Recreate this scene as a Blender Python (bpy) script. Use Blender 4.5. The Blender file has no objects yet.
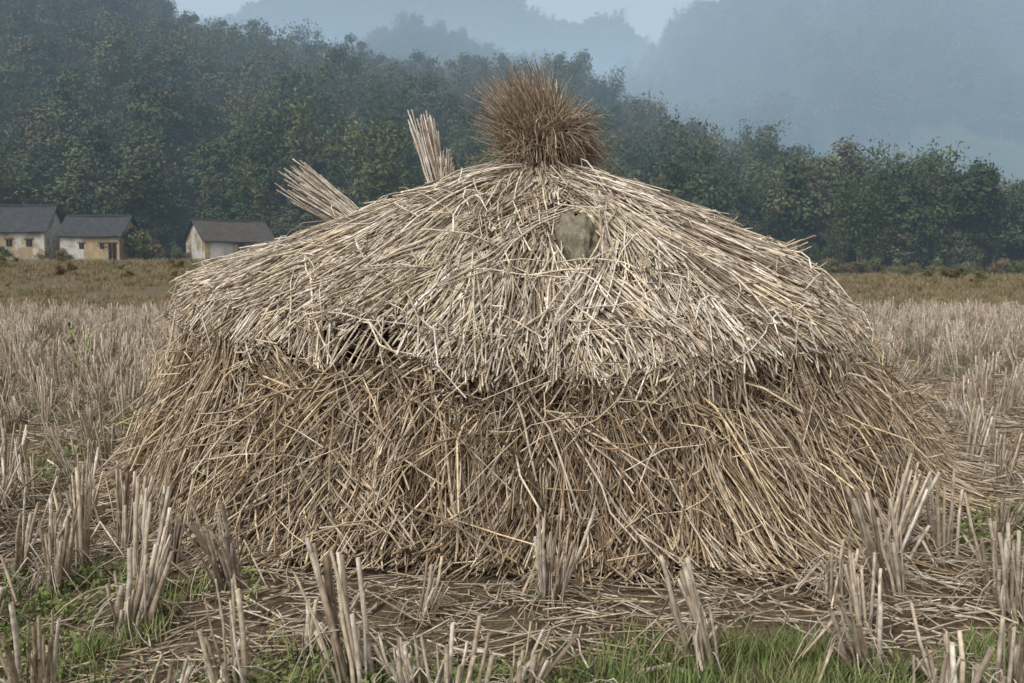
import bpy, math, random
import numpy as np
from mathutils import Vector
rng = np.random.default_rng(7); random.seed(7)
scene = bpy.context.scene
PI = math.pi
H = 1.15; PITCH = math.radians(4.2); F = 995.0

# ------------------------------------------------------------ helpers
_T = np.random.default_rng(3).random((256, 256))
def vnoise(x, y, s=0):
    x = np.asarray(x, float) + 13.7*s + 1000; y = np.asarray(y, float) + 7.3*s + 1000
    xi = np.floor(x).astype(int); yi = np.floor(y).astype(int); fx = x-xi; fy = y-yi
    fx = fx*fx*(3-2*fx); fy = fy*fy*(3-2*fy)
    a = _T[xi % 256, yi % 256]; b = _T[(xi+1) % 256, yi % 256]
    c = _T[xi % 256, (yi+1) % 256]; d = _T[(xi+1) % 256, (yi+1) % 256]
    return (a*(1-fx)+b*fx)*(1-fy)+(c*(1-fx)+d*fx)*fy
def fbm(x, y, s=0, o=4):
    t = 0; a = .5
    for i in range(o):
        t = t + a*vnoise(np.asarray(x)*2**i, np.asarray(y)*2**i, s+i); a *= .5
    return t
def sstep(a, b, x):
    t = np.clip((np.asarray(x, float)-a)/(b-a), 0, 1); return t*t*(3-2*t)
def G(x, y):
    x = np.asarray(x, float); y = np.asarray(y, float)
    amt = 1.2*(1-sstep(-10, 20, x))+.45
    return sstep(32, 88, y)*amt + (fbm(x*.15, y*.15, 5)-.47)*.25*sstep(9, 25, y)

def build_mesh(name, verts, faces_flat, nper, cols=None, mats=(), smooth=True, midx=None):
    me = bpy.data.meshes.new(name)
    nv = len(verts); nf = len(faces_flat)//nper
    me.vertices.add(nv); me.vertices.foreach_set('co', np.asarray(verts, np.float32).ravel())
    me.loops.add(nf*nper); me.loops.foreach_set('vertex_index', np.asarray(faces_flat, np.int32).ravel())
    me.polygons.add(nf); me.polygons.foreach_set('loop_start', np.arange(0, nf*nper, nper, dtype=np.int32))
    if midx is not None: me.polygons.foreach_set('material_index', np.asarray(midx, np.int32))
    me.update(calc_edges=True)
    me.polygons.foreach_set('use_smooth', np.full(nf, smooth, dtype=bool))
    if cols is not None:
        a = me.attributes.new('col', 'FLOAT_COLOR', 'POINT')
        c = np.ones((nv, 4), np.float32); c[:, :3] = cols
        a.data.foreach_set('color', c.ravel())
    for m in mats: me.materials.append(m)
    return me
def add_obj(name, me, parent=None, coll=None):
    o = bpy.data.objects.new(name, me)
    (coll or scene.collection).objects.link(o)
    if parent is not None: o.parent = parent
    return o
def tubes(P, R, C, sides=4):
    N, K, _ = P.shape
    d = P[:, -1]-P[:, 0]; d /= np.linalg.norm(d, axis=1, keepdims=True)+1e-9
    ref = rng.normal(size=(N, 3)); u = np.cross(d, ref); u /= np.linalg.norm(u, axis=1, keepdims=True)+1e-9
    v = np.cross(d, u)
    a = np.arange(sides)*2*PI/sides
    ring = u[:, None, None, :]*np.cos(a)[None, None, :, None]+v[:, None, None, :]*np.sin(a)[None, None, :, None]
    V = P[:, :, None, :]+ring*R[:, :, None, None]
    idx = np.arange(N*K*sides).reshape(N, K, sides)
    i0 = idx[:, :-1, :]; i1 = idx[:, 1:, :]
    f = np.stack([i0, np.roll(i0, -1, 2), np.roll(i1, -1, 2), i1], -1)
    Cc = np.repeat(C[:, :, None, :], sides, 2)
    return V.reshape(-1, 3), f.reshape(-1), Cc.reshape(-1, 3)
def leaves(c, n, size, col, asp=.55):
    N = len(c); n = n/(np.linalg.norm(n, axis=1, keepdims=True)+1e-9)
    ref = rng.normal(size=(N, 3)); u = np.cross(n, ref); u /= np.linalg.norm(u, axis=1, keepdims=True)+1e-9
    v = np.cross(n, u); s = np.asarray(size).reshape(-1, 1)*np.ones((N, 1))
    V = np.stack([c-u*s, c+v*s*asp+n*s*.15, c+u*s, c-v*s*asp+n*s*.15], 1)
    return V.reshape(-1, 3), np.arange(N*4), np.repeat(col, 4, 0)
class Acc:
    def __init__(s): s.v=[]; s.f=[]; s.c=[]; s.m=[]; s.n=0
    def add(s, t, mi=0):
        v, f, c = t; s.v.append(v); s.f.append(np.asarray(f)+s.n); s.c.append(c); s.n += len(v)
        s.m.append(np.full(len(f)//4, mi))
    def mesh(s, name, mats, smooth=True):
        return build_mesh(name, np.concatenate(s.v), np.concatenate(s.f), 4, np.concatenate(s.c), mats, smooth, np.concatenate(s.m))

# ------------------------------------------------------------ materials
def new_mat(name):
    m = bpy.data.materials.new(name); m.use_nodes = True
    nt = m.node_tree; b = nt.nodes['Principled BSDF']
    b.inputs['Roughness'].default_value = .8
    b.inputs['Specular IOR Level'].default_value = .2
    return m, nt, b
def N(nt, t, **k):
    n = nt.nodes.new(t)
    for a, v in k.items(): setattr(n, a, v)
    return n
def noise(nt, scale, detail=4, rough=.6, vec=None):
    n = N(nt, 'ShaderNodeTexNoise'); n.inputs['Scale'].default_value = scale
    n.inputs['Detail'].default_value = detail; n.inputs['Roughness'].default_value = rough
    if vec is not None: nt.links.new(vec, n.inputs['Vector'])
    return n
def ramp(nt, fac, stops):
    r = N(nt, 'ShaderNodeValToRGB'); e = r.color_ramp.elements
    while len(e) < len(stops): e.new(.5)
    for i, (p, c) in enumerate(stops):
        e[i].position = p; e[i].color = (*c, 1) if len(c) == 3 else c
    nt.links.new(fac, r.inputs['Fac']); return r
def mixc(nt, mode, fac, a, b):
    m = N(nt, 'ShaderNodeMix', data_type='RGBA', blend_type=mode)
    if hasattr(fac, 'is_output'): nt.links.new(fac, m.inputs[0])
    else: m.inputs[0].default_value = fac
    for s, v in ((6, a), (7, b)):
        if hasattr(v, 'is_output'): nt.links.new(v, m.inputs[s])
        else: m.inputs[s].default_value = (*v, 1)
    return m.outputs[2]
def pos(nt): return N(nt, 'ShaderNodeTexCoord').outputs['Object']

def straw_mat(name, rough=.65, scale=22, lo=.55, hi=1.25):
    m, nt, b = new_mat(name)
    a = N(nt, 'ShaderNodeAttribute', attribute_name='col')
    n = noise(nt, scale, 2, .65, pos(nt))
    r = ramp(nt, n.outputs['Fac'], [(.3, (lo, lo*.97, lo*.93)), (.68, (hi, hi, hi))])
    nt.links.new(mixc(nt, 'MULTIPLY', 1, a.outputs['Color'], r.outputs['Color']), b.inputs['Base Color'])
    b.inputs['Roughness'].default_value = rough
    return m
M_straw = straw_mat('straw')
M_stub = straw_mat('stubble_straw', .75, 30)

def leaf_mat(name, stops, var=.25):
    m, nt, b = new_mat(name)
    a = N(nt, 'ShaderNodeAttribute', attribute_name='col')
    oi = N(nt, 'ShaderNodeObjectInfo')
    r = ramp(nt, oi.outputs['Random'], stops)
    nt.links.new(mixc(nt, 'MULTIPLY', 1, a.outputs['Color'], r.outputs['Color']), b.inputs['Base Color'])
    b.inputs['Roughness'].default_value = .9; b.inputs['Specular IOR Level'].default_value = .05
    return m
M_leaf = leaf_mat('foliage', [(0, (.045, .068, .03)), (.25, (.058, .08, .036)), (.45, (.10, .108, .055)), (.6, (.048, .072, .032)), (.75, (.115, .11, .065)), (.88, (.072, .092, .042)), (1, (.105, .09, .062))])
M_scrubleaf = leaf_mat('scrub_foliage', [(0, (.08, .10, .04)), (.35, (.14, .13, .06)), (.6, (.16, .12, .07)), (.8, (.13, .085, .06)), (1, (.09, .11, .04))])
M_drygrass = leaf_mat('dry_grass', [(0, (.30, .24, .15)), (.4, (.24, .19, .12)), (.7, (.15, .155, .075)), (1, (.29, .21, .14))])
M_grass = leaf_mat('green_grass', [(0, (.10, .15, .045)), (.4, (.15, .185, .065)), (.7, (.20, .20, .09)), (1, (.09, .125, .04))])
m, nt, b = new_mat('bark'); M_bark = m
n = noise(nt, 6, 5, .6, pos(nt)); r = ramp(nt, n.outputs['Fac'], [(.3, (.07, .055, .04)), (.7, (.2, .17, .14))])
nt.links.new(r.outputs[0], b.inputs['Base Color'])

m, nt, b = new_mat('field_soil'); M_ground = m
p = pos(nt)
n1 = noise(nt, 9, 8, .75, p); n2 = noise(nt, .55, 5, .65, p); n3 = noise(nt, 60, 6, .7, p)
soil = ramp(nt, n1.outputs['Fac'], [(.3, (.065, .047, .033)), (.5, (.14, .105, .072)), (.7, (.26, .21, .15))])
green = ramp(nt, n3.outputs['Fac'], [(.3, (.055, .065, .026)), (.7, (.13, .145, .06))])
gm = ramp(nt, n2.outputs['Fac'], [(.48, (0, 0, 0)), (.64, (.65, .65, .65))])
c = mixc(nt, 'MIX', gm.outputs['Color'], soil.outputs['Color'], green.outputs['Color'])
sp = ramp(nt, n3.outputs['Fac'], [(.35, (.55, .53, .5)), (.65, (1.25, 1.2, 1.15))])
c = mixc(nt, 'MULTIPLY', 1, c, sp.outputs['Color'])
nt.links.new(c, b.inputs['Base Color']); b.inputs['Roughness'].default_value = .95
bp = N(nt, 'ShaderNodeBump'); bp.inputs['Strength'].default_value = .8; bp.inputs['Distance'].default_value = .04
nt.links.new(n1.outputs['Fac'], bp.inputs['Height']); nt.links.new(bp.outputs[0], b.inputs['Normal'])

m, nt, b = new_mat('forest_floor'); M_hill = m
p = pos(nt); n1 = noise(nt, .12, 8, .7, p)
r = ramp(nt, n1.outputs['Fac'], [(.3, (.025, .038, .018)), (.55, (.055, .07, .032)), (.75, (.10, .10, .06))])
nt.links.new(r.outputs[0], b.inputs['Base Color']); b.inputs['Roughness'].default_value = 1

# ------------------------------------------------------------ ground
ax = np.linspace(-1, 1, 241); gx = np.sign(ax)*(np.abs(ax)**3.2)*3500
ay = np.linspace(0, 1, 241); gy = -15+(ay**3.0)*4500
X, Y = np.meshgrid(gx, gy); Z = G(X, Y)
nx, ny = len(gx), len(gy)
idx = np.arange(nx*ny).reshape(ny, nx)
f = np.stack([idx[:-1, :-1], idx[:-1, 1:], idx[1:, 1:], idx[1:, :-1]], -1).reshape(-1)
add_obj('ground', build_mesh('ground', np.stack([X, Y, Z], -1).reshape(-1, 3), f, 4, None, [M_ground]))

# ------------------------------------------------------------ haystack
CX, CY = .13, 5.98
L_ = [(0, 1.74), (.5, 1.56), (1.1, 1.375), (1.65, 1.20), (2.06, 1.04), (1.93, .78), (2.03, .40), (2.24, 0)]
F_ = [(0, 1.74), (.5, 1.53), (1.0, 1.27), (1.5, 1.01), (1.93, .77), (1.85, .56), (2.03, .28), (2.24, 0)]
R_ = [(0, 1.74), (.45, 1.59), (1.0, 1.37), (1.48, 1.13), (1.78, .86), (1.91, .58), (2.02, .32), (2.15, 0)]
B_ = [(0, 1.74), (.5, 1.55), (1.0, 1.34), (1.5, 1.10), (1.93, .83), (1.92, .6), (2.05, .3), (2.22, 0)]
CT = np.array([R_, B_, L_, F_])
def surf0(th, u):
    th = np.mod(th, 2*PI); u = np.clip(u, 0, 7.0)
    q = th/(PI/2); i = np.floor(q).astype(int) % 4; w = q-np.floor(q); w = w*w*(3-2*w)
    k = np.minimum(np.floor(u).astype(int), 6); t = u-k
    A = CT[i]; B = CT[(i+1) % 4]; ar = np.arange(len(th))
    C = A*(1-w)[:, None, None]+B*w[:, None, None]
    rz = C[ar, k]*(1-t)[:, None]+C[ar, k+1]*t[:, None]
    r = rz[:, 0]; z = rz[:, 1]
    wob = (vnoise(np.cos(th)*2.3+5, np.sin(th)*2.3+u*.8, 2)-.5)*.17*np.clip(u, 0, 1)+(vnoise(np.cos(th)*6+5, np.sin(th)*6+u*1.6, 8)-.5)*.14*np.clip(u-.5, 0, 1)
    r = r+wob
    return np.stack([CX+r*np.cos(th), CY+r*np.sin(th), z+wob*.35*(z > .05)], -1)
def surf(th, u):
    sh = th.shape; return surf0(th.ravel(), u.ravel()).reshape(*sh, 3)
def snorm(th, u):
    e = 3e-2; uu = np.clip(u, .04, 6.96)
    a = surf(th+e, uu)-surf(th-e, uu); c = surf(th, uu+e)-surf(th, uu-e)
    n = np.cross(c, a); n /= np.linalg.norm(n, axis=-1, keepdims=True)+1e-9
    o = np.stack([np.cos(th), np.sin(th), np.full_like(th, .3)], -1)
    s = np.sign((n*o).sum(-1, keepdims=True)); s[s == 0] = 1
    return n*s
stack = bpy.data.objects.new('haystack', None); scene.collection.objects.link(stack)
th = np.linspace(0, 2*PI, 97)[:-1]; uu = np.linspace(0.0, 7, 43)
TH, UU = np.meshgrid(th, uu); Pc = surf(TH, UU)
Pc2 = Pc-snorm(TH, np.clip(UU, .3, 7))*(.05+.05*(UU[..., None] > 4.2))
Pc2[0] = [CX, CY, 1.68]; Pc2[-1, :, 2] = -.02
ii = np.arange(len(uu)*96).reshape(len(uu), 96)
f = np.stack([ii[:-1], np.roll(ii[:-1], -1, 1), np.roll(ii[1:], -1, 1), ii[1:]], -1).reshape(-1)
m, nt, b = new_mat('gap_shade_straw'); M_core = m
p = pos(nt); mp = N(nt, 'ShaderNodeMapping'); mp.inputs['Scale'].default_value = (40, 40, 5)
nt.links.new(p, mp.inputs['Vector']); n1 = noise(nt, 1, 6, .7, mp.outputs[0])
r = ramp(nt, n1.outputs['Fac'], [(.35, (.022, .015, .010)), (.7, (.10, .072, .045))])  # core coloured near-black to paint in the shade of gaps between straws
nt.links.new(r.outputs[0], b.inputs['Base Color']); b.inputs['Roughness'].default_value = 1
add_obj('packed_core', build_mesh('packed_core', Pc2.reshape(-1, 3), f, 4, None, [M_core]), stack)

CLOD = np.array([.325, 4.96, 1.225])
def desat(p, k): p = np.array(p); return p*(1-k)+p.mean(axis=1, keepdims=True)*k
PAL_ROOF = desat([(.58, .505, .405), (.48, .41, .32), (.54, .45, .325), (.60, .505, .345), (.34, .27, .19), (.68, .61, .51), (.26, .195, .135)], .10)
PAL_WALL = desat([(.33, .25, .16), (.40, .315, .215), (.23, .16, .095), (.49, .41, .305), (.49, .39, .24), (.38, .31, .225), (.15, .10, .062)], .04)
def strawset(thr, tht, ur, ut, off0, off1, rad, col, K=5, w=.6, wig=.010, clod=True, bow=.02):
    n = len(thr); t = np.linspace(0, 1, K)[None]
    TH = thr[:, None]+(tht-thr)[:, None]*t; U = np.clip(ur[:, None]+(ut-ur)[:, None]*t, .03, 7)
    S = surf(TH, U); ch = S[:, :1]*(1-t[..., None])+S[:, -1:]*t[..., None]
    Nn = snorm(TH, U)
    P = S*(1-w)+ch*w+Nn*(off0[:, None]+(off1-off0)[:, None]*t)[..., None]
    P += rng.normal(size=(n, 1, 3))*bow*(4*t*(1-t))[..., None]
    P += rng.normal(size=P.shape)*wig*.4*t[..., None]
    ext = np.clip(ut-7, 0, 2); P[:, -1, :2] += (Nn[:, -1, :2])*ext[:, None]*.4
    P[..., 2] = np.maximum(P[..., 2], .008)
    if clod:
        tt = np.linspace(0, K-1, 13); i0 = np.minimum(tt.astype(int), K-2); fr = (tt-i0)[None, :, None]
        PP = P[:, i0]*(1-fr)+P[:, i0+1]*fr
        dd = np.min(np.linalg.norm((PP-CLOD-np.array([0, -.03, .01]))/np.array([.115, .28, .21]), axis=-1), axis=1)
        keep = (dd > 1.0) | (rng.random(n) < .010)
        P = P[keep]; rad = rad[keep]; col = col[keep]
    R = rad[:, None]*np.linspace(1.05, .8, K)[None]
    C = np.repeat(col[:, None, :], K, 1)*np.linspace(.93, 1.05, K)[None, :, None]
    return tubes(P, R, C, 4)
def rclamp(th, u):
    p = surf(th, u); return np.maximum(np.hypot(p[:, 0]-CX, p[:, 1]-CY), .16)
def colors(pal, sid, ns, n, ij=.15, prob=None, mixp=.4):
    g = np.random.default_rng(len(pal)+ns)
    pc = pal[g.choice(len(pal), ns, p=prob)]*(.78+.38*g.random((ns, 1)))
    c = pc[sid]
    sw = rng.random(n) < mixp
    c = np.where(sw[:, None], pal[rng.choice(len(pal), n, p=prob)], c)
    return np.clip(c*(1+rng.normal(size=(n, 1))*ij), .03, .80)
def eave_off(th):
    return (vnoise(np.cos(th)*3.2, np.sin(th)*3.2, 33)-.5)*1.1 + (vnoise(np.cos(th)*9, np.sin(th)*9, 35)-.5)*.45 + .35*np.exp(-((np.mod(th, 2*PI)-4.72)/.16)**2) - .15*np.exp(-((np.mod(th, 2*PI)-4.15)/.2)**2)
def roof_set(ns, per, umin, umax, offb, L0, L1, sp=.05, pal=PAL_ROOF, radm=.0054, tws=.15, tipn=.035, ths=None, uj=.22):
    n = ns*per; sid = np.repeat(np.arange(ns), per)
    if ths is None: ths = rng.random(ns)*2*PI
    uts = umin+(umax-umin)*np.sqrt(rng.random(ns)); tw = rng.normal(size=ns)*tws
    uts = uts+eave_off(ths)*np.clip((uts-2.6)/1.5, 0, 1)
    Ls = L0+(L1-L0)*rng.random(ns); ob = rng.random(ns)*.05
    ut = uts[sid]+rng.normal(size=n)*uj; L = Ls[sid]*(.75+.5*rng.random(n))
    back = L/.54; ov = np.clip(ut-4, 0, 3); back = np.where(ov > 0, ov+np.maximum(L-ov*.26, .1)/.54, back)
    ur = np.clip(ut-back, .08, 4.4)
    lat = rng.normal(size=n)
    thr = ths[sid]+lat*.035/rclamp(ths[sid], ur); tht = ths[sid]+(lat*sp+tw[sid]+rng.normal(size=n)*tipn)/rclamp(ths[sid], np.clip(ut, .3, 7))
    o0 = offb+ob[sid]-.02+rng.random(n)*.02; o1 = o0+.008+rng.random(n)*.045
    rad = radm*(.5+.75*rng.random(n))
    c = colors(pal, sid, ns, n)
    patch = np.exp(-(((ths[sid]-4.42)/.22)**2+((uts[sid]-3.0)/.9)**2))
    c = c*(1-patch[:, None]*.4)+np.array([.62, .535, .35])*patch[:, None]*.4
    return strawset(thr, tht, ur, ut, o0, o1, rad, c)
A = Acc()
A.add(roof_set(330, 44, 1.0, 4.3, .0, .6, .95))
A.add(roof_set(260, 32, 1.0, 4.25, .025, .5, .85, tws=.2))
A.add(roof_set(36, 40, .55, 1.4, .02, .3, .55, sp=.04, tws=.1))
# sheaves that run over the shoulder and blend roof and wall (mostly on the east side)
A.add(roof_set(26, 30, 4.1, 5.3, .0, .5, .85, tws=.22, pal=PAL_WALL*.5+PAL_ROOF*.5))
A.add(roof_set(80, 32, 4.1, 5.7, .0, .55, .9, tws=.22, pal=PAL_WALL*.5+PAL_ROOF*.5, ths=rng.normal(size=80)*.5-.35))
n = 3800; th0 = rng.random(n)*2*PI; ut = 3.9+rng.random(n)*.75+eave_off(th0); ur = ut-.5-rng.random(n)*.9
A.add(strawset(th0, th0+rng.normal(size=n)*.08, ur, ut, .0+rng.random(n)*.03, .03+rng.random(n)*.09, .0052*(.6+.7*rng.random(n)),
      np.clip(PAL_ROOF[rng.integers(0, 7, n)]*(.8+.3*rng.random((n, 1))), 0, .8)))
n = 1100; th0 = rng.random(n)*2*PI; ur = .6+3.2*np.sqrt(rng.random(n)); ut = ur+rng.normal(size=n)*.5+.3
A.add(strawset(th0, th0+rng.normal(size=n)*.25/rclamp(th0, ur), ur, np.clip(ut, .3, 4.3), .05+rng.random(n)*.03, .05+rng.random(n)*.10, .0042*(.6+.7*rng.random(n)),
      np.clip(PAL_ROOF[rng.integers(0, 7, n)]*(.9+.3*rng.random((n, 1))), 0, .8), bow=.04))
add_obj('roof_thatch', A.mesh('roof_thatch', [M_straw]), stack)
A = Acc()
def wall_set(ns, per, u0a, u0b, L0, L1, offb, radm=.0053, tws=.16, curl=.02, bow=.03):
    n = ns*per; sid = np.repeat(np.arange(ns), per)
    ths = rng.random(ns)*2*PI; urs = u0a+(u0b-u0a)*rng.random(ns); tw = rng.normal(size=ns)*tws
    ur = urs[sid]+rng.normal(size=n)*.18; ur = np.clip(ur, 3.7, 6.6); L = (L0+(L1-L0)*rng.random(n))
    ut = np.clip(ur+L/.29, 0, 7.4); lat = rng.normal(size=n)
    thr = ths[sid]+lat*.035/2; tht = ths[sid]+(lat*.09+tw[sid]+rng.normal(size=n)*.08)/2
    ob = rng.random(ns)*.10
    o0 = offb+ob[sid]+rng.random(n)*.02; o1 = o0+rng.random(n)*.12
    c = colors(PAL_WALL, sid, ns, n, prob=[.22, .2, .16, .12, .08, .12, .10])
    return strawset(thr, tht, ur, ut, o0, o1, radm*(.4+.85*rng.random(n)), c, K=6, w=.55, wig=curl, bow=bow, clod=False)
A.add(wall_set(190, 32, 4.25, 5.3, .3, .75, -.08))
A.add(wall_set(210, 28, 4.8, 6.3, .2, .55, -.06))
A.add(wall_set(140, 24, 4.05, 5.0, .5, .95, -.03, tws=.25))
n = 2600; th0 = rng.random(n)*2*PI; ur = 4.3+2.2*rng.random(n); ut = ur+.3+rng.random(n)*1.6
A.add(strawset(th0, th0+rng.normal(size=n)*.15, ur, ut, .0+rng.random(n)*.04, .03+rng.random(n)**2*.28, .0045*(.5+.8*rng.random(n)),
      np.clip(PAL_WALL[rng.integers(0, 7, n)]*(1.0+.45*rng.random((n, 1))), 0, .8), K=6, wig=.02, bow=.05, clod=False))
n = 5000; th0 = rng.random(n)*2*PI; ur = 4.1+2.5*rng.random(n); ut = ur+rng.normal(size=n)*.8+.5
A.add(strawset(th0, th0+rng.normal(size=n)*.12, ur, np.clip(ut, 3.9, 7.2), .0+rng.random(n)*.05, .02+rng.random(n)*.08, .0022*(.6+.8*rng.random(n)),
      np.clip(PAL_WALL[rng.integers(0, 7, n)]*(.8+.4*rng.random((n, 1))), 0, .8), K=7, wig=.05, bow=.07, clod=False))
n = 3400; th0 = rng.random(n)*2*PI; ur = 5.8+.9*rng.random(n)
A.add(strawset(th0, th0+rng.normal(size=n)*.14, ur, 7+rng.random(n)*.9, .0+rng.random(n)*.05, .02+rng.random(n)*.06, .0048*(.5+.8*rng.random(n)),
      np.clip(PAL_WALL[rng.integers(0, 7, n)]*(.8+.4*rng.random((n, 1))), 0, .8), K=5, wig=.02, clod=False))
add_obj('hanging_straw', A.mesh('hanging_straw', [M_straw]), stack)

A = Acc()
palk = desat([(.36, .265, .18), (.45, .36, .26), (.28, .195, .13), (.55, .46, .35), (.38, .28, .185), (.19, .13, .085)], .08)
def strands(n, az, tilt, L, droop, lean, ra=.10, K=10, rad=.0034, z0=1.60, frz=.04, pw=2.4):
    t = np.linspace(0, 1, K)[None, :, None]
    d = np.stack([np.sin(tilt)*np.cos(az), np.sin(tilt)*np.sin(az), np.cos(tilt)], -1)
    a2 = az+rng.normal(size=n)*.7; r_ = ra*np.sqrt(rng.random(n)); root = np.stack([CX+.03+r_*np.cos(a2), CY+r_*np.sin(a2), z0+rng.random(n)*.1], -1)
    tt = t[..., 0]
    P = root[:, None]+np.array([0, 0, 1.])*(np.minimum(tt, .25)*L[:, None])[..., None]*.9+d[:, None]*L[:, None, None]*t
    P[..., 2] -= droop[:, None]*tt**pw; P[..., 0] += lean[:, None]*tt**2
    P += (rng.normal(size=(n, 1, 3))*frz)*t*t+rng.normal(size=(n, 1, 3))*frz*.7*np.sin(t*5)
    k = rng.integers(0, 40, n); g = np.random.default_rng(5).normal(size=(40, 3))*.06
    P += g[k][:, None]*t**1.5
    c = palk[rng.integers(0, 6, n)]*(.8+.4*rng.random((n, 1)))*(.75+.5*np.random.default_rng(6).random(40)[k][:, None])
    return tubes(P, (rad*(.5+.9*rng.random(n)))[:, None]*np.linspace(1, .55, K)[None], np.repeat(c[:, None], K, 1), 3)
n = 1300; A.add(strands(n, rng.random(n)*2*PI, np.abs(rng.normal(size=n))*.22, .34+.20*rng.random(n), .02+.04*rng.random(n), -.09+rng.normal(size=n)*.05))
n = 2000; A.add(strands(n, rng.normal(size=n)*1.0, .28+.42*rng.random(n), .32+.18*rng.random(n), .12+.30*rng.random(n), .02+.06*rng.random(n), pw=3.4))
n = 1200; A.add(strands(n, rng.random(n)*2*PI, .3+.35*rng.random(n), .24+.16*rng.random(n), .08+.28*rng.random(n), .0+rng.normal(size=n)*.04))
n = 220; A.add(strands(n, rng.random(n)*2*PI, rng.random(n)*.7, .34+.2*rng.random(n), .05+.2*rng.random(n), rng.normal(size=n)*.06, rad=.0026, frz=.06))
add_obj('topknot', A.mesh('topknot', [M_straw]), stack)
A = Acc()
n = 1500; az = rng.random(n)*2*PI; K = 6; t = np.linspace(0, 1, K)[None]
Lr = .25+.45*rng.random(n); rr = .08+Lr[:, None]*t
azz = az[:, None]+rng.normal(size=(n, 1))*.25*t
uu_ = np.interp(rr.ravel(), [0, .5, 1.05], [0, 1, 2]).reshape(rr.shape)
S = surf(azz, uu_)
P = np.stack([CX+rr*np.cos(azz), CY+rr*np.sin(azz), S[..., 2]+.03+.03*rng.random((n, 1))+.05*(1-t)**2], -1)
c = PAL_ROOF[rng.integers(0, 7, n)]*(.8+.3*rng.random((n, 1)))
A.add(tubes(P, (.0045*(.55+.7*rng.random(n)))[:, None]*np.ones((1, K)), np.repeat(c[:, None], K, 1), 4))
add_obj('neck_collar', A.mesh('neck_collar', [M_straw]), stack)

def sheaf(base, tip, n, r0, r1, rad, pal, jl=.08, sag=0., fr=.003):
    base = np.array(base); tip = np.array(tip); ax_ = (tip-base); Ln = np.linalg.norm(ax_); ax_ = ax_/Ln
    q = rng.normal(size=(n, 3)); q -= (q@ax_)[:, None]*ax_; q /= np.linalg.norm(q, axis=1, keepdims=True); q *= np.sqrt(rng.random((n, 1)))
    t = np.linspace(0, 1, 5)[None, :, None]
    P = base+ax_*(Ln*(1+rng.normal(size=(n, 1, 1))*jl))*t+q[:, None]*(r0+(r1-r0)*t)+rng.normal(size=(n, 5, 3))*fr
    P[..., 2] -= sag*t[..., 0]**2
    c = pal[rng.integers(0, len(pal), n)]*(.8+.35*rng.random((n, 1)))
    return tubes(P, rad*(.6+.7*rng.random((n, 1)))*np.ones((1, 5)), np.repeat(c[:, None], 5, 1), 5)
A = Acc(); pale = np.array([(.60, .545, .465), (.52, .455, .37), (.66, .605, .52), (.38, .31, .24)])
A.add(sheaf((-.40, 6.0, 1.45), (-.53, 6.05, 1.99), 60, .03, .085, .0048, pale, .09, 0, .005))
A.add(sheaf((-.42, 6.0, 1.5), (-.42, 6.05, 1.80), 45, .04, .08, .0048, pale, .1))
A.add(sheaf((-.72, 6.0, 1.28), (-1.24, 6.0, 1.70), 55, .04, .07, .0046, pale, .10, 0, .005))
A.add(sheaf((-.70, 6.0, 1.25), (-1.22, 5.9, 1.57), 50, .04, .08, .0046, pale, .16, 0, .005))
A.add(sheaf((1.30, 5.9, 1.12), (1.64, 5.9, 1.26), 50, .03, .05, .0038, palk*1.2, .2, 0, .006))
A.add(sheaf((1.5, 5.8, .95), (1.82, 5.8, 1.16), 3, .02, .05, .005, pale, .15))
add_obj('projecting_sheaf_ends', A.mesh('projecting_sheaf_ends', [M_straw]), stack)
A = Acc()
A.add(sheaf((.06, 5.47, 1.53), (.19, 4.93, 1.20), 120, .03, .05, .0042, palk*.9, .14, .05, .008))
A.add(sheaf((.45, 5.47, 1.55), (.59, 4.93, 1.18), 110, .03, .06, .0042, pale, .14, .04, .006))
A.add(sheaf((.14, 5.0, 1.22), (.24, 4.62, .99), 110, .04, .08, .0036, palk, .25, .04, .01))
add_obj('clod_binding_straw', A.mesh('clod_binding_straw', [M_straw]), stack)
import bmesh
from mathutils import noise as mn
bm = bmesh.new(); bmesh.ops.create_icosphere(bm, subdivisions=5, radius=1)
for v in bm.verts:
    c0 = v.co.copy(); k = 1+.28*mn.fractal(c0*1.6+Vector((3, 1, 2)), 1, 2, 4)+.05*mn.noise(c0*9)
    v.co = Vector((c0.x*.115*k, c0.y*.13*k, c0.z*.22*k))
    v.co.x += .25*v.co.z*-.4
me = bpy.data.meshes.new('mud_clod'); bm.to_mesh(me); bm.free()
for p_ in me.polygons: p_.use_smooth = True
m, nt, b = new_mat('dried_mud'); p = pos(nt); n1 = noise(nt, 22, 8, .7, p)
r = ramp(nt, n1.outputs['Fac'], [(.3, (.10, .09, .06)), (.55, (.21, .19, .135)), (.75, (.32, .30, .225))])
nt.links.new(r.outputs[0], b.inputs['Base Color'])
bp = N(nt, 'ShaderNodeBump'); bp.inputs['Strength'].default_value = .9; bp.inputs['Distance'].default_value = .012
nt.links.new(n1.outputs['Fac'], bp.inputs['Height']); nt.links.new(bp.outputs[0], b.inputs['Normal'])
me.materials.append(m); o = add_obj('mud_clod', me, stack); o.location = CLOD; o.rotation_euler = (math.radians(-22), .1, 0)

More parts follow.
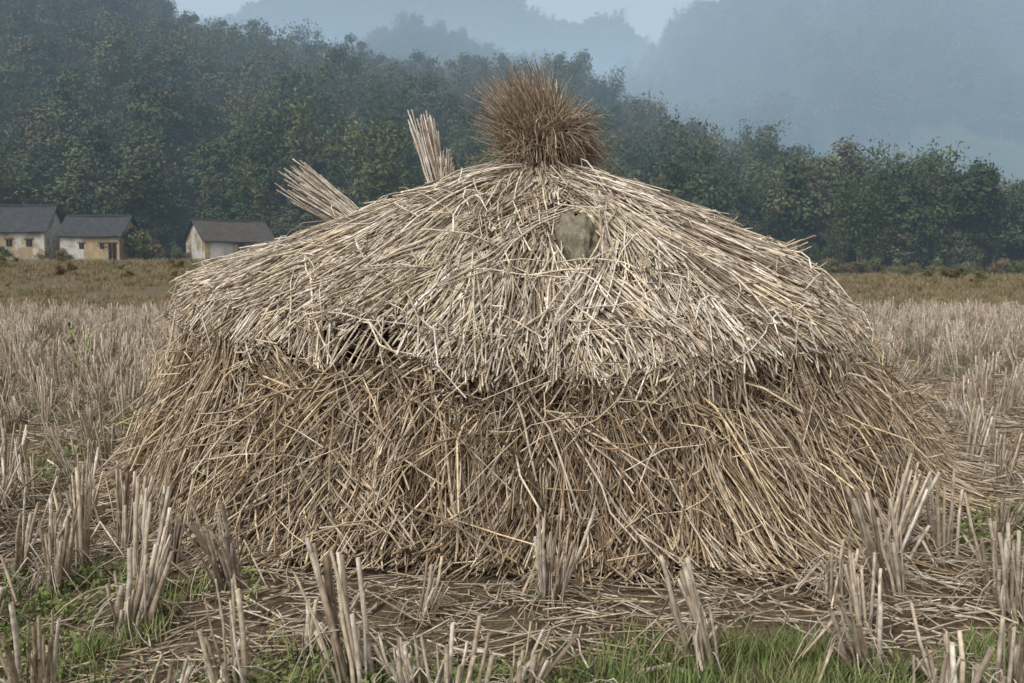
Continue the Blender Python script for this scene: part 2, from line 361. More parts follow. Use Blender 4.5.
# ------------------------------------------------------------ instancing
def gn_instances(name, pts, rot, scl, idx_, sources):
    col = bpy.data.collections.new(name+'_variants')
    for i, me in enumerate(sources):
        o = bpy.data.objects.new('%s_variant_%02d' % (name, i), me); col.objects.link(o)
    me = bpy.data.meshes.new(name); me.vertices.add(len(pts)); me.vertices.foreach_set('co', np.asarray(pts, np.float32).ravel())
    a = me.attributes.new('rot', 'FLOAT_VECTOR', 'POINT'); a.data.foreach_set('vector', np.asarray(rot, np.float32).ravel())
    a = me.attributes.new('scl', 'FLOAT_VECTOR', 'POINT'); a.data.foreach_set('vector', np.asarray(scl, np.float32).ravel())
    a = me.attributes.new('idx', 'INT', 'POINT'); a.data.foreach_set('value', np.asarray(idx_, np.int32))
    me.update()
    o = add_obj(name, me)
    g = bpy.data.node_groups.new(name, 'GeometryNodeTree')
    g.interface.new_socket('Geometry', in_out='INPUT', socket_type='NodeSocketGeometry')
    g.interface.new_socket('Geometry', in_out='OUTPUT', socket_type='NodeSocketGeometry')
    gi = g.nodes.new('NodeGroupInput'); go = g.nodes.new('NodeGroupOutput')
    iop = g.nodes.new('GeometryNodeInstanceOnPoints'); ci = g.nodes.new('GeometryNodeCollectionInfo')
    ci.inputs['Collection'].default_value = col; ci.inputs['Separate Children'].default_value = True; ci.inputs['Reset Children'].default_value = True
    def attr(nm, ty):
        a = g.nodes.new('GeometryNodeInputNamedAttribute'); a.data_type = ty; a.inputs['Name'].default_value = nm
        return next(s for s in a.outputs if s.enabled and s.name == 'Attribute')
    er = g.nodes.new('FunctionNodeEulerToRotation')
    g.links.new(attr('rot', 'FLOAT_VECTOR'), er.inputs[0]); g.links.new(er.outputs[0], iop.inputs['Rotation'])
    g.links.new(attr('scl', 'FLOAT_VECTOR'), iop.inputs['Scale']); g.links.new(attr('idx', 'INT'), iop.inputs['Instance Index'])
    iop.inputs['Pick Instance'].default_value = True
    g.links.new(gi.outputs[0], iop.inputs['Points']); g.links.new(ci.outputs[0], iop.inputs['Instance']); g.links.new(iop.outputs[0], go.inputs[0])
    md = o.modifiers.new('instances', 'NODES'); md.node_group = g
    return o
def zrot(n, tilt=.0):
    r = rng.normal(size=(n, 3))*tilt; r[:, 2] = rng.random(n)*2*PI; return r

# ---- stubble clumps
def stubble(seed, hi=1.0):
    n = rng.integers(8, 30); K = 4; az = rng.random(n)*2*PI; r0 = .042*np.sqrt(rng.random(n))
    hgt = .245*(.6+.7*rng.random())*(1+rng.normal(size=n)*.26); hgt = np.clip(hgt, .04, .42)
    lean = rng.normal(size=2)*.18
    t = np.linspace(0, 1, K)[None]
    dx = (lean[0]+rng.normal(size=n)*.08)[:, None]+np.cos(az)[:, None]*.10; dy = (lean[1]+rng.normal(size=n)*.08)[:, None]+np.sin(az)[:, None]*.10
    P = np.stack([(r0*np.cos(az))[:, None]+dx*hgt[:, None]*t, (r0*np.sin(az))[:, None]+dy*hgt[:, None]*t, hgt[:, None]*t-.01], -1)
    P += rng.normal(size=P.shape)*.003
    bk = rng.random(n) < .14; a3 = rng.random(n)*2*PI
    P[bk, 2:, 0] += (np.cos(a3)*.06)[bk][:, None]*np.array([1, 2.2]); P[bk, 2:, 1] += (np.sin(a3)*.06)[bk][:, None]*np.array([1, 2.2]); P[bk, 3, 2] = P[bk, 1, 2]*.6
    pal = np.array([(.53, .455, .365), (.44, .36, .275), (.60, .53, .44), (.32, .25, .175), (.51, .425, .31)])
    c = pal[rng.integers(0, 5, n)]*(.78+.35*rng.random((n, 1)))
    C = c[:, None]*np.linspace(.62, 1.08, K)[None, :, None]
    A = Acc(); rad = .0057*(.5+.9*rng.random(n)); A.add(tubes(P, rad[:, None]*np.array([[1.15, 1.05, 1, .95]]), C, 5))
    k = 16; az = rng.random(k)*2*PI; Ls = .08+.18*rng.random(k); K = 5; t = np.linspace(0, 1, K)[None]
    rr = .03+Ls[:, None]*t*.8; zz = .04+.12*rng.random((k, 1))+.05*t-.19*t*t
    P = np.stack([rr*np.cos(az[:, None]+t*.5), rr*np.sin(az[:, None]+t*.5), np.maximum(zz, .006)], -1)
    A.add(tubes(P, .003*np.ones((k, 1))*np.linspace(1, .4, K)[None], np.repeat((pal[rng.integers(0, 5, k)]*.85)[:, None], K, 1), 3))
    return A.mesh('stubble', [M_stub])
sv = [stubble(i) for i in range(22)]
ys = np.arange(1.7, 34, .31); P = []
for j, y in enumerate(ys):
    hw = .68*y+2.2; xs = np.arange(-hw, hw, .25)+(.12 if j % 2 else 0)
    P.append(np.stack([xs, np.full_like(xs, y)], -1))
P = np.concatenate(P); ca, sa = math.cos(.12), math.sin(.12)
P = P+rng.normal(size=P.shape)*.05; P = np.stack([P[:, 0]*ca-P[:, 1]*sa*.4, P[:, 1]+P[:, 0]*sa], -1)
d = np.hypot(P[:, 0]-CX, P[:, 1]-CY)
keep = (d > 2.42) & (rng.random(len(P)) > .15) & (P[:, 1] > 2.15)
mask = fbm(P[:, 0]*.35, P[:, 1]*.35, 9); keep &= ~((mask > .58) & (P[:, 1] > 4.6) & (rng.random(len(P)) < .7))
keep &= ~((P[:, 1] < 4.6) & (rng.random(len(P)) < .38))
keep &= ~((P[:, 0] > 1.9) & (P[:, 1] < 10.5) & (P[:, 1] > 3.2) & (rng.random(len(P)) < .62))
keep &= ~((P[:, 1] > 23+4*vnoise(P[:, 0]*.2, P[:, 0]*0)) )
P = P[keep]; n = len(P); s = (.8+.35*rng.random(n))*np.where(P[:, 1] < 4.2, 1.08, 1.)
gn_instances('rice_stubble', np.stack([P[:, 0], P[:, 1], G(P[:, 0], P[:, 1])], -1), zrot(n, .10), np.stack([s, s, s*(.75+.45*rng.random(n))], -1), rng.integers(0, 22, n), sv)

# ---- straw litter
n = 17000; y = 2.0+9.5*rng.random(n)**1.4; x = (rng.random(n)*2-1)*(.65*y+.8)
lm = fbm(x*1.1+3, y*1.1, 21) < .47+.12*rng.random(n); x = x[lm]; y = y[lm]; n = len(x)
ex = 7500; xr = 2.2+4.0*rng.random(ex); yr = 2.6+7.5*rng.random(ex); x = np.concatenate([x, xr]); y = np.concatenate([y, yr])
hp = 5000; x = np.concatenate([x, 4.6+rng.normal(size=hp)*.85]); y = np.concatenate([y, 8.4+rng.normal(size=hp)*.6])
lyr = np.concatenate([rng.random(n)*.035, rng.random(ex)*.07, rng.random(hp)*.12*np.exp(-((x[-hp:]-4.6)/.9)**2-((y[-hp:]-8.4)/.7)**2)])
n = len(x); a = rng.random(n)*2*PI; L = .07+.28*rng.random(n)**1.6; K = 4; t = (np.linspace(0, 1, K)-.5)[None]
bend = rng.normal(size=(n, 1))*.35
P = np.stack([x[:, None]+np.cos(a)[:, None]*L[:, None]*t-np.sin(a)[:, None]*bend*L[:, None]*t*t, y[:, None]+np.sin(a)[:, None]*L[:, None]*t+np.cos(a)[:, None]*bend*L[:, None]*t*t,
              .006+lyr[:, None]+rng.normal(size=(n, 1))*.10*L[:, None]*t], -1)
P[..., 2] = np.maximum(P[..., 2], .004)+G(x, y)[:, None]
pal = np.array([(.44, .37, .285), (.34, .27, .19), (.53, .465, .375), (.23, .17, .115), (.46, .38, .26)])
c = pal[rng.integers(0, 5, n)]*(.75+.4*rng.random((n, 1)))
c[-hp:] *= np.array([.85, .74, .64])
A = Acc(); A.add(tubes(P, (.0034*(.45+.95*rng.random(n)))[:, None]*np.ones((1, K)), np.repeat(c[:, None], K, 1), 3))
add_obj('straw_litter', A.mesh('straw_litter', [M_stub]))

# ---- grass tufts / weeds
def blades(n, h, w, spread, mat, K=4, up=.8):
    az = rng.random(n)*2*PI; hh = h*(.5+.8*rng.random(n)); r0 = spread*np.sqrt(rng.random(n)); t = np.linspace(0, 1, K)[None]
    out = hh*(.2+.6*rng.random(n)); a0 = rng.random(n)*2*PI
    cx = (r0*np.cos(a0))[:, None]+np.cos(az)[:, None]*out[:, None]*t**1.7; cy = (r0*np.sin(a0))[:, None]+np.sin(az)[:, None]*out[:, None]*t**1.7
    cz = hh[:, None]*up*(t-.25*t*t*(out/hh)[:, None])
    C = np.stack([cx, cy, cz], -1); side = np.stack([-np.sin(az), np.cos(az), 0*az], -1)[:, None]*(w*np.array([1, .9, .6, .05])[None, :, None])
    V = np.stack([C-side, C+side], 2).reshape(-1, 3)
    ix = np.arange(n*K*2).reshape(n, K, 2); f = np.stack([ix[:, :-1, 0], ix[:, :-1, 1], ix[:, 1:, 1], ix[:, 1:, 0]], -1).reshape(-1)
    c = np.repeat(.75+.5*rng.random((n, 1)), K*2, 0)*np.ones((1, 3))
    A = Acc(); A.add((V, f, c)); return A
def weed():
    n = 18; az = rng.random(n)*2*PI; r = .01+.05*np.sqrt(rng.random(n)); z = .01+.06*rng.random(n)
    c = np.stack([r*np.cos(az), r*np.sin(az), z], -1); nn = np.stack([np.cos(az)*.5, np.sin(az)*.5, 1+0*az], -1)+rng.normal(size=(n, 3))*.4
    A = blades(10, .08, .0015, .02, None); A.add(leaves(c, nn, .006+.009*rng.random(n), .8+.4*rng.random((n, 1))*np.ones((1, 3)), .5))
    return A.mesh('weed', [M_grass])
gs = [blades(22, .10, .0018, .05, None).mesh('g', [M_grass]) for _ in range(5)]+[weed() for _ in range(4)]
n = 34000; y = 2.1+20*rng.random(n)**1.6; x = (rng.random(n)*2-1)*(.62*y+.8)
mk = fbm(x*1.1+3, y*1.1, 21)+.04*(x < -1)-.01*(x > 1.5)
keep = (mk > .495+.05*rng.random(n)) & (np.hypot(x-CX, y-CY) > 2.25) & (rng.random(n) < np.where(y < 9, .55, .4)); x = x[keep]; y = y[keep]
n = len(x); s = .45+.9*rng.random(n); wi = np.where(fbm(x*2, y*2, 40)+.1*rng.random(n) > .60, rng.integers(5, 9, n), rng.integers(0, 5, n))
gn_instances('grass', np.stack([x, y, G(x, y)], -1), zrot(n, .05), np.stack([s, s, s], -1), wi, gs)
def shoot():
    A = Acc(); h = .38; P = np.stack([np.linspace(0, .05, 5), np.zeros(5), np.linspace(0, h, 5)], -1)[None]; A.add(tubes(P, np.full((1, 5), .003), np.full((1, 5, 3), .8), 4))
    n = 34; z = .06+rng.random(n)*(h-.04); az = rng.random(n)*2*PI; r = .05*(1.2-z/h*.6); c = np.stack([r*np.cos(az)+.05*z/h, r*np.sin(az), z], -1)
    A.add(leaves(c, np.stack([np.cos(az)*.6, np.sin(az)*.6, 1+0*az], -1)+rng.normal(size=(n, 3))*.3, .016+.016*rng.random(n), (.9+.45*rng.random((n, 1)))*np.array([[1.1, 1.15, .9]]), .4)); return A.mesh('shoot', [M_grass])
sp_ = np.array([[-4.35, 10.0], [-4.25, 10.1], [-2.15, 3.75], [-2.3, 3.95], [-.85, 3.2], [.1, 3.35], [-1.0, 3.55], [2.95, 5.4], [4.2, 14.], [-1.7, 3.3], [.55, 2.95]]); n = len(sp_); s = np.array([1.5, 1.3, .7, .6, .6, .5, .5, .5, 1.2, .4, .4])
gn_instances('green_shoots', np.concatenate([sp_, G(sp_[:, 0], sp_[:, 1])[:, None]], 1), zrot(n, .08), np.stack([s]*3, -1), rng.integers(0, 3, n), [shoot() for _ in range(3)])

dg = [blades(70, .42, .006, .28, None).mesh('dg', [M_drygrass]) for _ in range(5)]
n = 9000; y = 22+72*rng.random(n)**1.1; x = (rng.random(n)*2-1)*(.66*y+4)
mk = fbm(x*.12, y*.12, 31); keep = (mk > .40) | (y > 60); x = x[keep]; y = y[keep]; n = len(x)
s = (.45+.7*rng.random(n))*(.65+.5*sstep(30, 70, y))
gn_instances('dry_grass_bank', np.stack([x, y, G(x, y)], -1), zrot(n), np.stack([s*1.3, s*1.3, s], -1), rng.integers(0, 5, n), dg)

# ------------------------------------------------------------ trees
def crown(nc, rx, rz, z0, clr, per, lsz, droop=0.):
    cs = []
    for _ in range(nc):
        v = rng.normal(size=3); v /= np.linalg.norm(v); v *= rng.random()**.45
        cs.append([v[0]*rx*(1-.25*max(v[2], 0)), v[1]*rx*(1-.25*max(v[2], 0)), z0+rz+v[2]*rz])
    cs = np.array(cs); C = []; NN = []; col = []; sz = []
    for c in cs:
        r = clr*(.6+.7*rng.random()); q = rng.normal(size=(per, 3)); q /= np.linalg.norm(q, axis=1, keepdims=True)
        rad = rng.random((per, 1))**.4; pnt = c+q*rad*r*np.array([1, 1, .7]); C.append(pnt)
        NN.append(q+rng.normal(size=(per, 3))*.6+np.array([0, 0, .5])); b = .65+.7*rng.random(); col.append(b*(.75+.5*rng.random((per, 1)))*np.array([[1, 1, 1]])*(1+np.array([.12, 0, -.05])*rng.normal()))
        sz.append(lsz*(.6+.8*rng.random(per)))
    return cs, (np.concatenate(C), np.concatenate(NN), np.concatenate(sz), np.clip(np.concatenate(col), .2, 2))
def limb(p0, p1, r0, r1, K=5, j=.12):
    t = np.linspace(0, 1, K)[:, None]; P = np.array(p0)*(1-t)+np.array(p1)*t; P[1:-1] += rng.normal(size=(K-2, 3))*j
    return P[None], np.linspace(r0, r1, K)[None]
def tree(hgt, rx, rz, z0, nc, clr, per, lsz, leafm=None, trunk=.18):
    A = Acc(); cs, lv = crown(nc, rx, rz, z0, clr, per, lsz)
    top = np.array([rng.normal()*.2, rng.normal()*.2, z0+rz*1.3])
    P, R = limb((0, 0, -.6), top, trunk, trunk*.25, 7); A.add(tubes(P, R, np.ones((1, 7, 3)), 7), 0); tr = P[0]
    for c in cs[:min(len(cs), 14)]:
        b_ = tr[rng.integers(2, 6)]; P, R = limb(b_, c, trunk*.38, .02, 5, .1); A.add(tubes(P, R, np.ones((1, 5, 3)), 4), 0)
    A.add(leaves(*lv), 1)
    return A.mesh('tree', [M_bark, leafm or M_leaf])
def bamboo():
    A = Acc(); C = []; n = 16
    for _ in range(n):
        az = rng.random()*2*PI; h = 6.5+3.5*rng.random(); o = .8+1.6*rng.random(); K = 7; t = np.linspace(0, 1, K)[:, None]
        P = np.concatenate([np.cos(az)*(.3+o*t**2.2), np.sin(az)*(.3+o*t**2.2), h*(t-.12*t**3)], 1)
        A.add(tubes(P[None], np.linspace(.05, .01, K)[None], np.ones((1, K, 3)), 4), 0)
        m_ = 150; tt = .3+.7*rng.random(m_)**.8; ip = np.stack([np.interp(tt, t[:, 0], P[:, i]) for i in range(3)], -1)
        b = .75+.5*rng.random()
        C.append((ip+rng.normal(size=(m_, 3))*np.array([.35, .35, .3]), b))
    for c, b in C:
        k = len(c); A.add(leaves(c, rng.normal(size=(k, 3))+np.array([0, 0, .6]), .12+.13*rng.random(k), b*(.8+.4*rng.random((k, 1)))*np.array([[1.15, 1.15, .95]]), .35), 1)
    return A.mesh('bamboo', [M_bark, M_leaf])
def bare():
    A = Acc()
    def rec(p, d, L, r, dep):
        q = p+d*L; P, R = limb(p, q, r, r*.6, 4, .03*L); A.add(tubes(P, R, np.ones((1, 4, 3)), 4), 0)
        if dep == 0: return
        for _ in range(3):
            nd = d+rng.normal(size=3)*.42+np.array([0, 0, .12]); nd /= np.linalg.norm(nd); rec(q, nd, L*(.6+.2*rng.random()), r*.55, dep-1)
    rec(np.array([0, 0, -.3]), np.array([0, 0, 1.]), 2.6, .12, 5)
    return A.mesh('bare', [M_bark, M_leaf])
tv = [tree(8, 2.4, 2.6, 1.6, 22, 1.15, 160, .15), tree(8, 2.0, 3.2, 1.4, 24, 1.0, 150, .145), tree(7, 2.8, 2.0, 1.8, 22, 1.1, 160, .16),
      tree(8, 1.7, 3.0, 1.0, 20, .95, 150, .14), tree(9, 2.6, 2.8, 1.8, 15, 1.0, 150, .155), tree(6, 2.2, 1.8, .8, 18, 1.0, 160, .145),
      bamboo(), bamboo(), bare(), tree(8, 3.0, 2.4, 2.2, 26, 1.0, 140, .15)]
bv = [tree(1.5, .9, .65, .1, 12, .45, 110, .07, M_scrubleaf, .04) for _ in range(4)]

def elev(y, D): return H+D*math.tan(math.atan((341-y)/F)-PITCH)
def relief(name, ctrl, Dfoot, back, mat, treeh, nz, nzs, rows=60, cols=260, span=(-700, 1750)):
    cx = np.array([c[0] for c in ctrl]); cz = np.array([elev(c[1], c[2])-treeh for c in ctrl]); cd = np.array([c[2] for c in ctrl])
    px = np.linspace(span[0], span[1], cols); zr = np.interp(px, cx, cz); dr = np.interp(px, cx, cd)
    k = np.array([1, 2, 3, 2, 1.])/9
    zr = np.convolve(np.pad(zr, 2, 'edge'), k, 'valid'); dr = np.convolve(np.pad(dr, 2, 'edge'), k, 'valid')
    ta = (px-512)/F; v = np.linspace(0, 1.5, rows)
    V, TA = np.meshgrid(v, ta, indexing='ij'); ZR = np.broadcast_to(zr, V.shape); DR = np.broadcast_to(dr, V.shape)
    D = Dfoot+(DR-Dfoot)*np.minimum(V, 1)+back*np.maximum(V-1, 0)*2
    Xw = D*TA; hp = np.where(V <= 1, np.minimum(V, 1)**1.05, 1-.9*(np.maximum(V-1, 0)*2)**1.5)
    env = np.sin(np.clip(V, 0, 1)*PI)
    rid = 1-np.abs(2*fbm(Xw*nzs, D*nzs*.35, 17)-1)*2
    base = G(Xw, np.full_like(Xw, Dfoot))-.3
    Zw = base*(1-np.clip(V*3, 0, 1))+ZR*hp+env*(rid-.35)*nz
    Zw = np.maximum(Zw, -3)
    idx = np.arange(V.size).reshape(V.shape)
    f = np.stack([idx[:-1, :-1], idx[:-1, 1:], idx[1:, 1:], idx[1:, :-1]], -1).reshape(-1)
    me = build_mesh(name, np.stack([Xw, D, Zw], -1).reshape(-1, 3), f, 4, None, [mat]); add_obj(name, me)
    def sample(n, vmax=1.04, pxa=span[0], pxb=span[1], vmin=0.0):
        fv = (vmin+(vmax-vmin)*rng.random(n))/1.5*(rows-1)
        fx = (pxa+(pxb-pxa)*rng.random(n)-span[0])/(span[1]-span[0])*(cols-1); fx = np.clip(fx, 0, cols-1.01); fv = np.clip(fv, 0, rows-1.01)
        i = fv.astype(int); j = fx.astype(int); a = (fv-i)[:, None]; b = (fx-j)[:, None]
        W = np.stack([Xw, D, Zw], -1)
        return (W[i, j]*(1-a)*(1-b)+W[i+1, j]*a*(1-b)+W[i, j+1]*(1-a)*b+W[i+1, j+1]*a*b)
    return sample
hill = relief('wooded_hill', [(-700, -60, 170), (0, -60, 170), (100, -25, 170), (150, 4, 172), (205, 44, 175), (300, 60, 185), (380, 68, 195), (480, 76, 200), (560, 86, 200), (620, 104, 195), (650, 136, 180), (700, 168, 165), (790, 210, 140), (860, 232, 130), (930, 244, 125), (985, 258, 120), (1800, 258, 120)],
              96, 60, M_hill, 5.5, 6, .03)
h2 = relief('distant_hill', [(-700, 150, 380), (250, 120, 400), (330, 80, 420), (370, 48, 420), (400, 30, 420), (425, 23, 420), (450, 34, 420), (480, 55, 420), (560, 80, 420), (640, 120, 420), (760, 180, 420), (1800, 225, 420)], 230, 120, M_hill, 6, 10, .015)
h3 = relief('mountain', [(-700, 120, 1300), (100, 80, 1300), (180, 50, 1300), (228, 32, 1300), (262, 12, 1300), (300, -15, 1300), (400, -45, 1300), (490, -8, 1300), (520, 15, 1300), (545, 32, 1300), (575, 36, 1300), (602, 24, 1300), (628, 38, 1300), (655, 72, 1300), (720, 110, 1300), (1800, 180, 1300)], 800, 300, M_hill, 8, 60, .004, 70)
h4 = relief('mountain.001', [(-700, 230, 650), (480, 210, 650), (580, 135, 680), (650, 78, 700), (690, 47, 720), (740, 10, 740), (800, -40, 750), (900, -80, 750), (1100, -110, 750), (1400, -60, 750), (1800, 0, 750)], 260, 200, M_hill, 8, 60, .008, 80)
def forest(name, sample, n, smin, smax, w, pw=1., **k):
    p = sample(n, **k); s = smin+(smax-smin)*rng.random(n)**pw
    gn_instances(name, p, zrot(n, .05), np.stack([s*(.9+.3*rng.random(n)), s, s*(.85+.3*rng.random(n))], -1), rng.choice(len(tv), n, p=w), tv)
w1 = np.array([.14, .12, .12, .12, .08, .1, .12, .1, .03, .07]); w1 /= w1.sum()
forest('hillside_forest', hill, 3400, .55, 1.6, w1, 2.4, pxa=-200, pxb=1250)
forest('distant_hill_forest', h2, 1800, .9, 1.8, w1, pxa=200, pxb=700, vmin=.4)
forest('mountain_forest', h3, 2200, 2., 4.2, w1, pxa=150, pxb=720, vmin=.6)
forest('mountain_forest.001', h4, 4500, 1.2, 2.8, w1, pxa=580, pxb=1200, vmin=.2)
px = np.concatenate([rng.random(100)*380+600, rng.random(70)*500-60]); D = np.concatenate([94+14*rng.random(100), 99+8*rng.random(70)])
x = (px-512)/F*D; s = .5+.65*rng.random(len(x))**1.5; s *= np.where(px > 945, .6, 1.); n = len(x)
gn_instances('field_edge_trees', np.stack([x, D, G(x, D)], -1), zrot(n, .04), np.stack([s, s, s], -1), rng.choice(len(tv), n, p=[.12, .12, .06, .12, .1, .06, .14, .14, .08, .06]), tv)
n = 620; y = np.concatenate([40+55*rng.random(200), 84+12*rng.random(420)]); x = (rng.random(n)*2-1)*(.62*y+3)
hb = (x < -24) & (y > 76) & (y < 90.5); x = x[~hb]; y = y[~hb]; n = len(x)
s = (.3+.8*rng.random(n))*sstep(35, 88, y)
x = np.concatenate([x, [-34.5, -33.2, -32.4, -44.2, -43.2, -42.3, -37.6, -46.8, -39.5]]); y = np.concatenate([y, [88, 88.5, 87.5, 83, 83.5, 83, 84, 83.5, 84.2]]); s = np.concatenate([s, [2.3, 2.0, 1.8, 1.1, 1.0, .9, .8, .9, .6]]); n = len(x)
gn_instances('scrub', np.stack([x, y, G(x, y)], -1), zrot(n), np.stack([s, s, s], -1), rng.integers(0, 4, n), bv)

# ------------------------------------------------------------ houses
m, nt, b = new_mat('plaster_over_mudbrick'); M_wall = m
p = pos(nt); n1 = noise(nt, .5, 6, .7, p); n2 = noise(nt, 4, 5, .6, p)
br = N(nt, 'ShaderNodeTexBrick'); br.inputs['Scale'].default_value = 3; br.inputs['Color1'].default_value = (.36, .27, .155, 1); br.inputs['Color2'].default_value = (.30, .22, .125, 1); br.inputs['Mortar'].default_value = (.22, .16, .10, 1)
nt.links.new(p, br.inputs['Vector'])
pl = ramp(nt, n2.outputs['Fac'], [(.3, (.38, .35, .29)), (.65, (.60, .57, .50))]); k = ramp(nt, n1.outputs['Fac'], [(.50, (0, 0, 0)), (.55, (1, 1, 1))])
nt.links.new(mixc(nt, 'MIX', k.outputs[0], pl.outputs[0], br.outputs['Color']), b.inputs['Base Color'])
def plain(name, c, v=.25, s=5):
    m, nt, b = new_mat(name); n = noise(nt, s, 5, .6, pos(nt)); r = ramp(nt, n.outputs['Fac'], [(.3, tuple(k*(1-v) for k in c)), (.7, tuple(k*(1+v) for k in c))])
    nt.links.new(r.outputs[0], b.inputs['Base Color']); b.inputs['Specular IOR Level'].default_value = .05; return m
M_white = plain('stained_whitewash', (.47, .44, .39), .35, 1.2); M_mud = plain('mud_brick', (.36, .275, .16), .25, 2.5); M_tile = plain('grey_roof_tile', (.055, .056, .057), .25, 2.5); M_tile2 = plain('brown_roof_tile', (.076, .066, .056), .25, 2.5); M_dark = plain('dark_opening', (.02, .018, .015)); M_wood = plain('weathered_wood', (.12, .085, .055))
def box(name, c, s, mat, par):
    bm = bmesh.new(); bmesh.ops.create_cube(bm, size=1)
    for v in bm.verts: v.co = Vector((v.co.x*s[0]+c[0], v.co.y*s[1]+c[1], v.co.z*s[2]+c[2]))
    me = bpy.data.meshes.new(name); bm.to_mesh(me); bm.free(); me.materials.append(mat); return add_obj(name, me, par)
def house(loc, w, d, hw, hr, rotz, wallm, tilem, openings, panel=None, gable=None):
    e = bpy.data.objects.new('farmhouse', None); scene.collection.objects.link(e)
    x, y = loc; e.location = (x, y, float(G(np.array([x]), np.array([y]))[0])-.1); e.rotation_euler = (0, 0, rotz)
    X, Y = w/2, d/2
    vs = [(-X, -Y, 0), (X, -Y, 0), (X, Y, 0), (-X, Y, 0), (-X, -Y, hw), (X, -Y, hw), (X, Y, hw), (-X, Y, hw), (-X, 0, hw+hr), (X, 0, hw+hr)]
    fs = [(0, 1, 5, 4), (2, 3, 7, 6), (1, 2, 6, 9, 5), (3, 0, 4, 8, 7), (4, 5, 9, 8), (6, 7, 8, 9)]
    me = bpy.data.meshes.new('walls'); me.from_pydata(vs, [], fs); me.materials.append(wallm)
    if gable: me.materials.append(gable); me.polygons[3].material_index = 1
    me.materials.append(tilem)
    for k_ in (4, 5): me.polygons[k_].material_index = len(me.materials)-1
    add_obj('walls', me, e)
    for sgn in (-1, 1):
        nx_ = int(w*12); ov = .35; xs = np.linspace(-X-ov, X+ov, nx_); ts = np.linspace(0, 1.16, 9); vv = []
        for i, t in enumerate(ts):
            for j, xx in enumerate(xs): vv.append((xx, sgn*Y*t, hw+hr*(1-t)+.09+.035*(j % 2)+.03*mn.noise(Vector((xx, t*4, sgn)))-.05*math.cos(xx/w*PI)))
        ff = [(i*nx_+j, i*nx_+j+1, (i+1)*nx_+j+1, (i+1)*nx_+j) for i in range(8) for j in range(nx_-1)]
        me = bpy.data.meshes.new('roof_slope'); me.from_pydata(vv, [], ff); me.materials.append(tilem); o = add_obj('roof_slope', me, e)
        sm = o.modifiers.new('s', 'SOLIDIFY'); sm.thickness = .07; sm.offset = 1
    box('roof_ridge', (0, 0, hw+hr+.12), (w+.6, .28, .16), tilem, e)
    for (nm, cx_, cz_, ow, oh) in openings:
        box(nm, (cx_, -Y-.003, cz_), (ow, .06, oh), M_dark, e)
        box(nm+'_lintel', (cx_, -Y-.03, cz_+oh/2+.06), (ow+.3, .1, .1), M_wood, e)
        box(nm+'_frame', (cx_, -Y-.045, cz_), (.06, .06, oh), M_wood, e)
    if panel: box('plaster_panel', (panel[0], -Y-.012, panel[1]), (panel[2], .03, panel[3]), M_white, e)
    return e
def hx(px, D): return (px-512)/F*D
house((hx(-2, 88), 90), 8.4, 4.6, 3.1, 2.1, .06, M_wall, M_tile, [('window', 2.9, 1.9, .5, .6), ('door', -1.0, 1.05, 1.0, 2.0), ('window', 1.2, 1.9, .5, .6)])
house((hx(93, 86), 88), 5.2, 4.2, 2.5, 1.6, -.04, M_mud, M_tile, [('window', 1.1, 1.5, .4, .45), ('door', 2.0, .9, .7, 1.7), ('window', -.7, 1.5, .4, .5)], (-1.5, 1.2, 2.0, 2.1))
house((hx(224, 90), 92), 6.2, 5.2, 2.2, 1.7, .62, M_mud, M_tile2, [('window', .2, 1.5, .5, .5), ('door', 1.8, .9, .9, 1.7)], (-1.6, 1.1, 2.0, 1.9), M_wall)
A = Acc()
for i in range(12):
    az = rng.random()*2*PI; K = 7; t = np.linspace(0, 1, K); Lf = 2.2+rng.random()
    c = np.stack([np.cos(az)*Lf*.6*t**1.3, np.sin(az)*Lf*.6*t**1.3, 3.0+Lf*(.9*t-.65*t*t)], -1); sd = np.array([-np.sin(az), np.cos(az), 0])
    wd = .28*np.sin(np.clip(t+.08, 0, 1)*PI)[:, None]*sd; V = np.stack([c-wd, c+wd], 1).reshape(-1, 3); ix = np.arange(K*2).reshape(K, 2)
    A.add((V, np.stack([ix[:-1, 0], ix[:-1, 1], ix[1:, 1], ix[1:, 0]], -1).reshape(-1), np.ones((K*2, 3))*(.8+.3*rng.random())), 1)
P, R = limb((0, 0, -1.8), (0, 0, 3.1), .16, .08); A.add(tubes(P, R, np.ones((1, 5, 3)), 8), 0)
o = add_obj('banana_plant', A.mesh('banana_plant', [M_bark, M_grass])); x0 = hx(30, 94); o.location = (x0, 93.6, float(G(np.array([x0]), np.array([94.]))[0])+1.9); o.scale = (1.3, 1.3, 1.25)

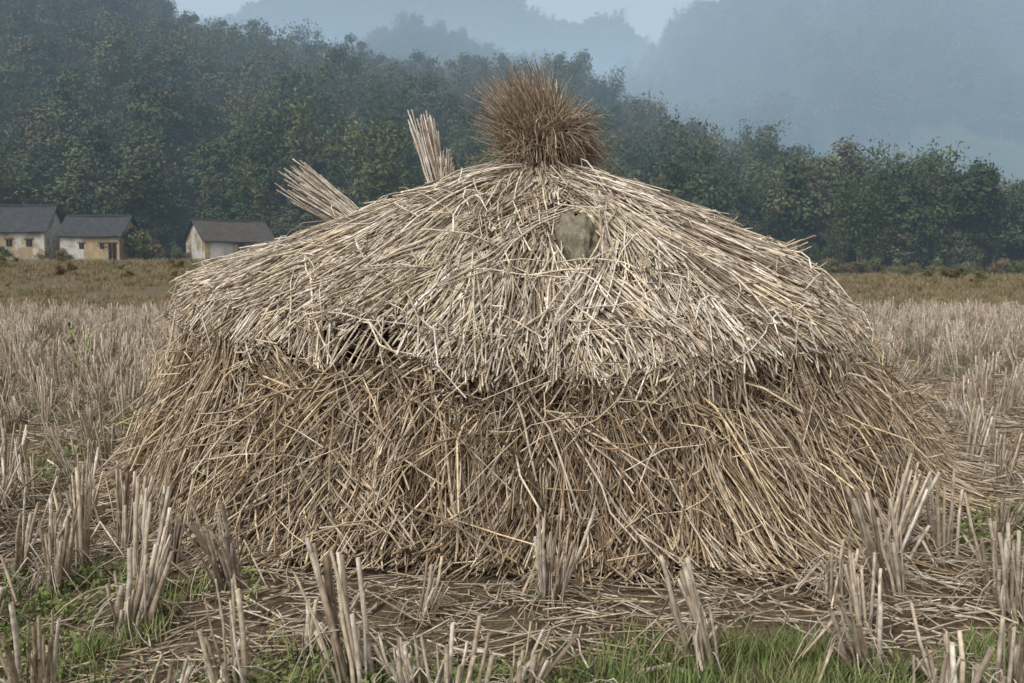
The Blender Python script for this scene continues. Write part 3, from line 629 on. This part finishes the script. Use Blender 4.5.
# ------------------------------------------------------------ haze (absorbing box volume, airlight put in as its own emission)
bm = bmesh.new(); bmesh.ops.create_cube(bm, size=1)
for v in bm.verts: v.co = Vector((v.co.x*7000, 66+(v.co.y+.5)*3500, -20+(v.co.z+.5)*180))
me = bpy.data.meshes.new('haze'); bm.to_mesh(me); bm.free()
m = bpy.data.materials.new('emissive_haze'); m.use_nodes = True; nt = m.node_tree; nt.nodes.clear()
out = N(nt, 'ShaderNodeOutputMaterial'); ab = N(nt, 'ShaderNodeVolumeAbsorption'); em = N(nt, 'ShaderNodeEmission'); ad = N(nt, 'ShaderNodeAddShader')
DEN = .0023
ab.inputs['Color'].default_value = (0, 0, 0, 1); ab.inputs['Density'].default_value = DEN
em.inputs['Color'].default_value = (.42, .565, .70, 1); em.inputs['Strength'].default_value = DEN
nt.links.new(ab.outputs[0], ad.inputs[0]); nt.links.new(em.outputs[0], ad.inputs[1]); nt.links.new(ad.outputs[0], out.inputs['Volume'])
me.materials.append(m); add_obj('haze', me)

# ------------------------------------------------------------ light
w = bpy.data.worlds.new('World'); scene.world = w; w.use_nodes = True; nt = w.node_tree
bg = nt.nodes['Background']; sky = N(nt, 'ShaderNodeTexSky', sky_type='NISHITA'); sky.sun_disc = False
EL, AZ = math.radians(52), math.radians(212)
sky.sun_elevation = EL; sky.sun_rotation = AZ; sky.dust_density = 5; sky.air_density = 1.1
hs = N(nt, 'ShaderNodeHueSaturation'); hs.inputs['Saturation'].default_value = .25; hs.inputs['Value'].default_value = 1.2
nt.links.new(sky.outputs[0], hs.inputs['Color']); nt.links.new(hs.outputs[0], bg.inputs['Color']); bg.inputs['Strength'].default_value = .15
sun = bpy.data.lights.new('sun', 'SUN'); sun.energy = 1.15; sun.angle = math.radians(20); sun.color = (1, .97, .93)
so = bpy.data.objects.new('sun', sun); scene.collection.objects.link(so)
dv = Vector((math.sin(AZ)*math.cos(EL), math.cos(AZ)*math.cos(EL), math.sin(EL))); so.rotation_euler = dv.to_track_quat('Z', 'Y').to_euler()
scene.view_settings.view_transform = 'Standard'; scene.view_settings.look = 'None'; scene.view_settings.exposure = 0

cam = bpy.data.cameras.new('camera'); co = bpy.data.objects.new('camera', cam); scene.collection.objects.link(co)
co.location = (0, 0, H); co.rotation_euler = (PI/2-PITCH, 0, 0); cam.lens = 35; cam.sensor_width = 36; cam.clip_end = 9000; cam.clip_start = .05
cam.dof.use_dof = True; cam.dof.focus_distance = 4.3; cam.dof.aperture_fstop = 7.1
scene.camera = co
